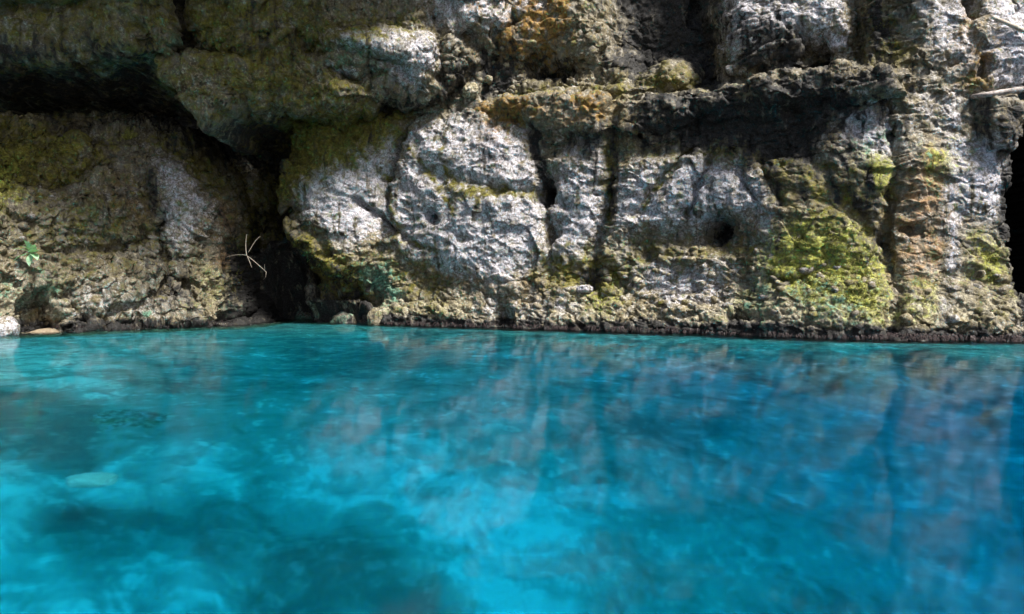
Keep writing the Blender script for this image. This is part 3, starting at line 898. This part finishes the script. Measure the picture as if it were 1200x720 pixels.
def stone_mesh(name, radii, seed, masks, sub=3, rough=0.22, mat=None):
    v, f = _ico[sub]
    r = 1 + rough * fbm(v[:, 0] * 1.1, v[:, 1] * 1.1, v[:, 2] * 1.1, 2, seed=seed) * 1.6 + 0.5 * rough * fbm(v[:, 0] * 3, v[:, 1] * 3, v[:, 2] * 3, 3, seed=seed + 5, ridged=True)
    a = np.sign(v) * np.abs(v) ** 0.8
    co = a * r[:, None] * np.array(radii)
    me = bpy.data.meshes.new(name)
    me.from_pydata(co.tolist(), [], f)
    for p in me.polygons:
        p.use_smooth = True
    for an, keys in (('mask_a', ('moss', 'pale', 'black', 'ochre')), ('mask_b', ('lime', 'teal', 'brown', 'cream'))):
        at_ = me.attributes.new(an, 'FLOAT_COLOR', 'POINT')
        at_.data.foreach_set('color', np.tile(np.array([masks.get(k, 0.0) for k in keys], f32), len(co)))
    me.materials.append(mat or ROCK)
    return me


def put(name, me, loc, rot=(0, 0, 0), parent=None, scale=(1, 1, 1)):
    o = bpy.data.objects.new(name, me)
    col.objects.link(o)
    o.location = loc; o.rotation_euler = rot; o.scale = scale
    o.parent = parent
    return o


def tube_mesh(name, pts, radii, mat, sides=8, wob=0.0, seed=0):
    pts = np.array(pts, float)
    n = len(pts)
    tan = np.gradient(pts, axis=0); tan /= np.linalg.norm(tan, axis=1, keepdims=True)
    up = np.array([0.13, 0.2, 0.97])
    V, Fc = [], []
    rg = np.random.RandomState(seed)
    for i in range(n):
        a = np.cross(tan[i], up)
        if np.linalg.norm(a) < 0.2:
            a = np.cross(tan[i], (1, 0.1, 0))
        a /= np.linalg.norm(a); b = np.cross(tan[i], a)
        for k in range(sides):
            t = 2 * math.pi * k / sides
            rr = radii[i] * (1 + wob * (rg.rand() - 0.5))
            V.append(tuple(pts[i] + rr * (a * math.cos(t) + b * math.sin(t))))
    for i in range(n - 1):
        for k in range(sides):
            Fc.append((i * sides + k, i * sides + (k + 1) % sides, (i + 1) * sides + (k + 1) % sides, (i + 1) * sides + k))
    Fc.append(tuple(range(sides))[::-1]); Fc.append(tuple(range((n - 1) * sides, n * sides)))
    me = bpy.data.meshes.new(name)
    me.from_pydata(V, [], Fc)
    for p in me.polygons:
        p.use_smooth = True
    me.materials.append(mat)
    return me


def smooth_path(pts, n):
    pts = np.array(pts, float)
    t = np.linspace(0, len(pts) - 1, n)
    i = np.clip(t.astype(int), 0, len(pts) - 2); f = (t - i)[:, None]
    p0 = pts[np.clip(i - 1, 0, None)]; p1 = pts[i]; p2 = pts[i + 1]; p3 = pts[np.clip(i + 2, None, len(pts) - 1)]
    return 0.5 * (2 * p1 + (p2 - p0) * f + (2 * p0 - 5 * p1 + 4 * p2 - p3) * f ** 2 + (3 * p1 - p0 - 3 * p2 + p3) * f ** 3)


# loose rocks, each its own thing
for (px, py, Pd, rad, seed, mk, nm, lab, out) in [
    (4, 384, P_buttress, (0.20, 0.18, 0.17), 3, dict(pale=0.8, cream=0.6), 'boulder', 'white boulder at the waterline beside the small sand patch', 0.08),
    (358, 376, Pm, (0.22, 0.2, 0.17), 5, dict(teal=0.75, pale=0.3), 'boulder', 'green algae covered stone lying in the dark recess nearest the left rock', 0.1),
    (405, 378, Pm, (0.26, 0.2, 0.19), 8, dict(teal=0.5, pale=0.2, black=0.4), 'boulder', 'greyish green stone in the dark recess, beside the smaller algae stone', 0.0),
    (440, 376, Pm, (0.17, 0.18, 0.24), 11, dict(cream=0.6, black=0.3), 'boulder', 'pale upright stone at the waterline below the turquoise algae patch', 0.0),
    (551, 107, Pm, (0.13, 0.14, 0.12), 14, dict(cream=0.95), 'loose_stone', 'cream stone resting on the ledge right of the dark slot', 0.0),
    (683, 338, Pm, (0.12, 0.1, 0.06), 17, dict(pale=1.0), 'loose_stone', 'small white stone lodged in the dark crack above the waterline', 0.03),
    (985, 52, Pm, (0.13, 0.13, 0.15), 26, dict(pale=0.95), 'loose_stone', 'pale angular stone on the upper ledge under the white speckled wall', -0.05)]:
    p, n = surf(Pd, px, py)
    o = put(nm, stone_mesh(nm, rad, seed, mk, 5), p + n * out, (0.2 * math.sin(seed), 0.25 * math.cos(seed), seed * 0.7))
    tag(o, lab, 'rock' if nm == 'boulder' else 'stone')

# sand patch in the little bay on the left
_v, _f = [], []
p, n = surf(P_buttress, 48, 388)
c0 = at(50, 389, CAM_H * F / (389 - HOR))
nr, na = 10, 40
_v.append((0, 0, 0.05))
for i in range(1, nr + 1):
    for k in range(na):
        t = 2 * math.pi * k / na
        rr = i / nr * (1 + 0.15 * math.sin(3 * t) + 0.08 * math.sin(7 * t + 1))
        _v.append((0.5 * rr * math.cos(t), 0.55 * rr * math.sin(t), 0.05 - 0.11 * (i / nr) ** 2 + 0.004 * math.sin(9 * t + i)))
for k in range(na):
    _f.append((0, 1 + k, 1 + (k + 1) % na))
for i in range(nr - 1):
    for k in range(na):
        _f.append((1 + i * na + k, 1 + (i + 1) * na + k, 1 + (i + 1) * na + (k + 1) % na, 1 + i * na + (k + 1) % na))
me = bpy.data.meshes.new('sand_patch'); me.from_pydata(_v, [], _f)
me.materials.append(simple('wet_sand', (0.2, 0.15, 0.1), (0.36, 0.3, 0.22), 30, 0.7, 0.3))
o = put('sand_patch', me, (c0[0], c0[1] + 0.25, 0.0))
tag(o, 'small patch of pale sand in the hollow under the left rock', kind='structure')

# rocks under water
for (x, y, z, rad, seed, mk, lab) in [
    (-4.2, 5.2, -1.95, (0.8, 0.55, 0.5), 41, dict(pale=0.5), 'large rock half sunk in the pool floor at the left edge'),
    (-3.05, 4.95, -2.0, (0.5, 0.42, 0.42), 44, dict(cream=0.7, pale=0.6), 'smaller rock with speckled top under water beside the large sunken rock'),
    (-2.0, 3.25, -1.0, (0.11, 0.08, 0.05), 47, dict(pale=1.1), 'single pale rounded stone on the pool floor, lower left')]:
    o = put('submerged_rock', stone_mesh('submerged_rock', rad, seed, mk, 5, mat=simple('white_stone', (0.6, 0.58, 0.52), (0.85, 0.83, 0.78)) if rad[0] < 0.2 else None), (x, y, z), (0.1, 0.1, seed))
    tag(o, lab, 'rock')

# stones set in the rock faces
rs = random.Random(5)
kinds = [stone_mesh('stone', (1, 0.8, 0.75), 60 + i, mk, 2, 0.5) for i, mk in enumerate(
    [dict(cream=0.6), dict(cream=0.4, pale=0.4), dict(cream=0.4, moss=0.45), dict(pale=0.4, black=0.3), dict(), dict(cream=0.5, moss=0.3)])]


def embed(Pd, parent, zone, count, rmin, rmax):
    qx, qy = pix(Pd)
    m_ = poly_sd(zone, qx.astype(f32), qy.astype(f32)) > 0
    m_ &= Pd[..., 2] > 0.25
    m_[:4] = m_[-4:] = False; m_[:, :4] = m_[:, -4:] = False
    ii = np.argwhere(m_)
    for _ in range(count):
        iy, ix = ii[rs.randrange(len(ii))]
        du = Pd[iy, ix + 3] - Pd[iy, ix - 3]; dv = Pd[iy + 3, ix] - Pd[iy - 3, ix]
        n = -np.cross(du, dv); n = n / (np.linalg.norm(n) + 1e-9)
        r = rs.uniform(rmin, rmax) * (1 + 0.6 * rs.random() ** 3)
        o = put('stone', kinds[rs.randrange(len(kinds))], Pd[iy, ix] - n * r * 0.6, (rs.uniform(-.5, .5), rs.uniform(-.6, .6), rs.uniform(0, 6.3)), parent,
                (r * rs.uniform(0.8, 1.4), r, r * rs.uniform(0.6, 1.0)))


embed(Pm, cliff, [(560,352),(700,330),(760,300),(900,290),(1040,330),(1180,320),(1190,392),(560,380)], 110, 0.04, 0.085)
embed(Pm, cliff, [(570,60),(710,40),(710,108),(570,112)], 30, 0.04, 0.08)
embed(P_buttress, buttress, [(0,230),(170,220),(260,310),(298,380),(0,388)], 50, 0.04, 0.08)

# green plant on the left rock
leaf_mat = NT('fresh_leaf')
_n = leaf_mat.noise(leaf_mat.n('ShaderNodeTexCoord').outputs['Object'], 30, 3)
_c = leaf_mat.mix(leaf_mat.ramp(_n, 0.35, 0.65), (0.28, 0.48, 0.28), (0.42, 0.62, 0.42))
_b = leaf_mat.n('ShaderNodeBsdfPrincipled', i_Base_Color=_c, i_Roughness=0.35)
_t = leaf_mat.n('ShaderNodeBsdfTranslucent', i_Color=(0.25, 0.5, 0.12, 1))
_m = leaf_mat.n('ShaderNodeMixShader', i_0=0.25, i_1=_b.outputs[0], i_2=_t.outputs[0])
leaf_mat.t.links.new(_m.outputs[0], leaf_mat.out.inputs[0])
stem_mat = simple('plant_stem', (0.12, 0.2, 0.05), (0.2, 0.26, 0.1), 30)


def leaf_mesh(L, W):
    v, f = [], []
    nl, nw = 8, 4
    for i in range(nl + 1):
        t = i / nl
        w = W * (math.sin(math.pi * t ** 0.8) ** 0.8 if 0 < t < 1 else 0.02)
        for k in range(-nw // 2, nw // 2 + 1):
            u = k / (nw / 2)
            v.append((L * t, w * u, 0.10 * L * math.sin(t * 2.6) - 0.25 * L * t * t + 0.12 * W * abs(u)))
    for i in range(nl):
        for k in range(nw):
            q = i * (nw + 1) + k
            f.append((q, q + 1, q + nw + 2, q + nw + 1))
    me = bpy.data.meshes.new('leaf'); me.from_pydata(v, [], f)
    for p_ in me.polygons: p_.use_smooth = True
    me.materials.append(leaf_mat.mat)
    return me


p, n = surf(P_buttress, 39, 303)
root = put('plant', None, p)
tag(root, 'small fresh green rosette plant growing on the left rock', 'plant')
tip = n * 0.16 + np.array([0, -0.12, 0.05])
put('stem', tube_mesh('stem', smooth_path([(0, 0, -0.04), tip * 0.5, tip], 6), [0.008] * 6, stem_mat, 6), (0, 0, 0), parent=root)
lm = leaf_mesh(0.24, 0.062)
for k, (az, el, sc_) in enumerate([(95, 40, 1.0), (150, -5, 1.0), (25, 5, 1.0), (60, 15, 0.8), (200, -25, 1.05), (-20, -25, 0.9), (270, -50, 0.8), (120, 20, 0.75)]):
    # spread in the plane facing the pool
    d = np.array([math.cos(math.radians(az)), -0.45 - 0.1 * (k % 3), math.sin(math.radians(az))]); d /= np.linalg.norm(d)
    from mathutils import Vector
    q = Vector(d).to_track_quat('X', 'Z')
    o = put('leaf', lm, tip, parent=root, scale=(sc_, sc_, sc_))
    o.rotation_mode = 'QUATERNION'; o.rotation_quaternion = q

# bare twig in the recess
twig_mat = simple('dry_twig', (0.22, 0.19, 0.16), (0.36, 0.32, 0.27), 60)
Dt = 12.2
tw = put('twig', None, at(288, 312, Dt))
tag(tw, 'thin bare pale twig sticking out beside the dark recess', 'twig')
base = at(288, 312, Dt)
for pts, r0, r1 in [([(264,302,.5),(276,299,.25),(286,299,.05),(291,301,0),(301,309,-.1),(312,319,-.15)], .011, .006), ([(289,300,0),(288,288,.05),(289,275,.1)], .010, .005),
                    ([(290,301,0),(293,308,-.05),(295,314,-.05)], .008, .004), ([(291,296,.05),(299,283,.1),(305,277,.15)], .007, .004), ([(310,317,-.15),(310,310,-.2)], .006, .003),
                    ([(312,319,-.15),(311,325,-.15),(308,328,-.1)], .006, .003)]:
    pp = smooth_path([at(a, b, Dt + c) - base for a, b, c in pts], 12)
    put('branch', tube_mesh('branch', pp, np.linspace(r0, r1, 12) * 0.7, twig_mat, 6, 0.2), (0, 0, 0), parent=tw)

# pole and roots at the right
wood = simple('grey_wood', (0.16, 0.13, 0.12), (0.42, 0.38, 0.36), 22, 0.75, 0.6)
p, n = surf(Pm, 1146, 113)
Dp = p[1] - 0.10
pp = smooth_path([at(1138, 114, Dp + 0.25), at(1150, 112, Dp), at(1175, 108, Dp - 0.05), at(1205, 104, Dp - 0.1), at(1260, 98, Dp - 0.1), at(1300, 95, Dp + 0.3)], 30)
o = put('wooden_pole', tube_mesh('wooden_pole', pp, np.linspace(0.030, 0.042, 30), wood, 12, 0.12, 2), (0, 0, 0))
tag(o, 'weathered grey wooden pole jutting across the wall at the right edge', 'pole')
rootm = simple('pale_root', (0.30, 0.25, 0.2), (0.55, 0.5, 0.44), 25)


def on_wall(pts, off, nn):
    q = []
    for (a, b) in pts:
        p_, n_ = surf(Pm, a, b)
        q.append(p_ + np.array([0, -off, 0]))
    q = np.array(q)
    for _ in range(2):
        q[1:-1] = 0.25 * q[:-2] + 0.5 * q[1:-1] + 0.25 * q[2:]
    return smooth_path(q, nn)


pp = on_wall([(1158,24),(1170,28),(1182,34),(1196,38),(1212,44)], 0.06, 24)
tag(put('root', tube_mesh('root', pp, np.linspace(0.02, 0.035, 24), rootm, 8, 0.2, 3), (0, 0, 0)), 'pale root crossing the white wall above the wooden pole', 'root')

# fringe of wet rootlets along the waterline
fr_mat = simple('wet_rootlets', (0.018, 0.012, 0.014), (0.07, 0.05, 0.05), 40, 0.6, 0.2)
V, Fc = [], []
for Pd, zone in ((Pm, (425, 1195)), (P_buttress, (60, 306))):
    qx, qy = pix(Pd)
    m_ = (Pd[..., 2] > 0.03) & (Pd[..., 2] < 0.05 + 0.07 * (0.5 + pnoise(Pd[..., 0] * 2, Pd[..., 1] * 2, 0 * qx, 8))) & (qx > zone[0]) & (qx < zone[1]) & (Pd[..., 1] < 13.5)
    m_[:2] = m_[-2:] = False
    ii = np.argwhere(m_)
    nrm = grid_normals(Pd)
    cnt = 2600 if zone[0] == 425 else 400
    for _ in range(cnt):
        iy, ix = ii[rs.randrange(len(ii))]
        p = Pd[iy, ix]; n = nrm[iy, ix]
        L = rs.uniform(0.02, 0.07); w = rs.uniform(0.003, 0.008)
        q0 = p - n * 0.01
        q1 = p + n * L * 0.45 + np.array([rs.uniform(-.015, .015), 0, -0.2 * L])
        q2 = p + n * L * 0.55 + np.array([rs.uniform(-.03, .03), 0, -L])
        b0 = len(V)
        V += [(q0[0] - w, q0[1], q0[2]), (q0[0] + w, q0[1], q0[2]), (q1[0] + w * .7, q1[1], q1[2]), (q1[0] - w * .7, q1[1], q1[2]), tuple(q2)]
        Fc += [(b0, b0 + 1, b0 + 2, b0 + 3), (b0 + 3, b0 + 2, b0 + 4)]
me = bpy.data.meshes.new('rootlet_fringe'); me.from_pydata(V, [], Fc); me.materials.append(fr_mat)
o = put('rootlet_fringe', me, (0, 0, 0))
tag(o, 'dark fringe of wet rootlets hanging along the waterline', 'rootlets', kind='stuff')

# fuzz of moss on the greenest parts of the cliff and the left rock
N = NT('moss_fuzz')
_n = N.noise(N.n('ShaderNodeNewGeometry').outputs['Position'], 7.0, 4)
_c = N.mix(N.ramp(_n, 0.35, 0.65), (0.05, 0.05, 0.008), (0.22, 0.22, 0.03))
N.t.links.new(N.n('ShaderNodeBsdfPrincipled', i_Base_Color=_c, i_Roughness=0.9).outputs[0], N.out.inputs[0])
V, Fc = [], []
for Pd, cnt in ((Pm, 11000), (P_buttress, 5000)):
    qx, qy = pix(Pd)
    wgt = np.maximum(sample(M['lime'], qx, qy), 0.8 * sample(M['moss'], qx, qy)) + 0.5 * pnoise(Pd[..., 0] * 4, Pd[..., 1] * 4, Pd[..., 2] * 4, 19)
    m_ = (wgt > 0.68) & (Pd[..., 2] > 0.3) & (qx > -5) & (qx < 1190) & (qy > -5) & (Pd[..., 1] < 14)
    m_[:2] = m_[-2:] = False
    ii = np.argwhere(m_)
    nrm = grid_normals(Pd)
    for _ in range(cnt):
        iy, ix = ii[rs.randrange(len(ii))]
        p = Pd[iy, ix]; n = nrm[iy, ix]
        L = rs.uniform(0.012, 0.035); w = rs.uniform(0.004, 0.009)
        q0 = p - n * 0.006
        q1 = p + n * L * 0.8 + np.array([rs.uniform(-.015, .015), rs.uniform(-.01, .01), rs.uniform(-0.6, 0.5) * L])
        b0 = len(V)
        V += [(q0[0] - w, q0[1], q0[2]), (q0[0] + w, q0[1], q0[2] + rs.uniform(-w, w)), tuple(q1)]
        Fc += [(b0, b0 + 1, b0 + 2)]
me = bpy.data.meshes.new('moss'); me.from_pydata(V, [], Fc); me.materials.append(N.mat)
tag(put('moss', me, (0, 0, 0)), 'short olive and yellow-green moss growing on the rock faces', 'moss', kind='stuff')

print('triangles', sum(2 * len(m_.polygons) for m_ in bpy.data.meshes))
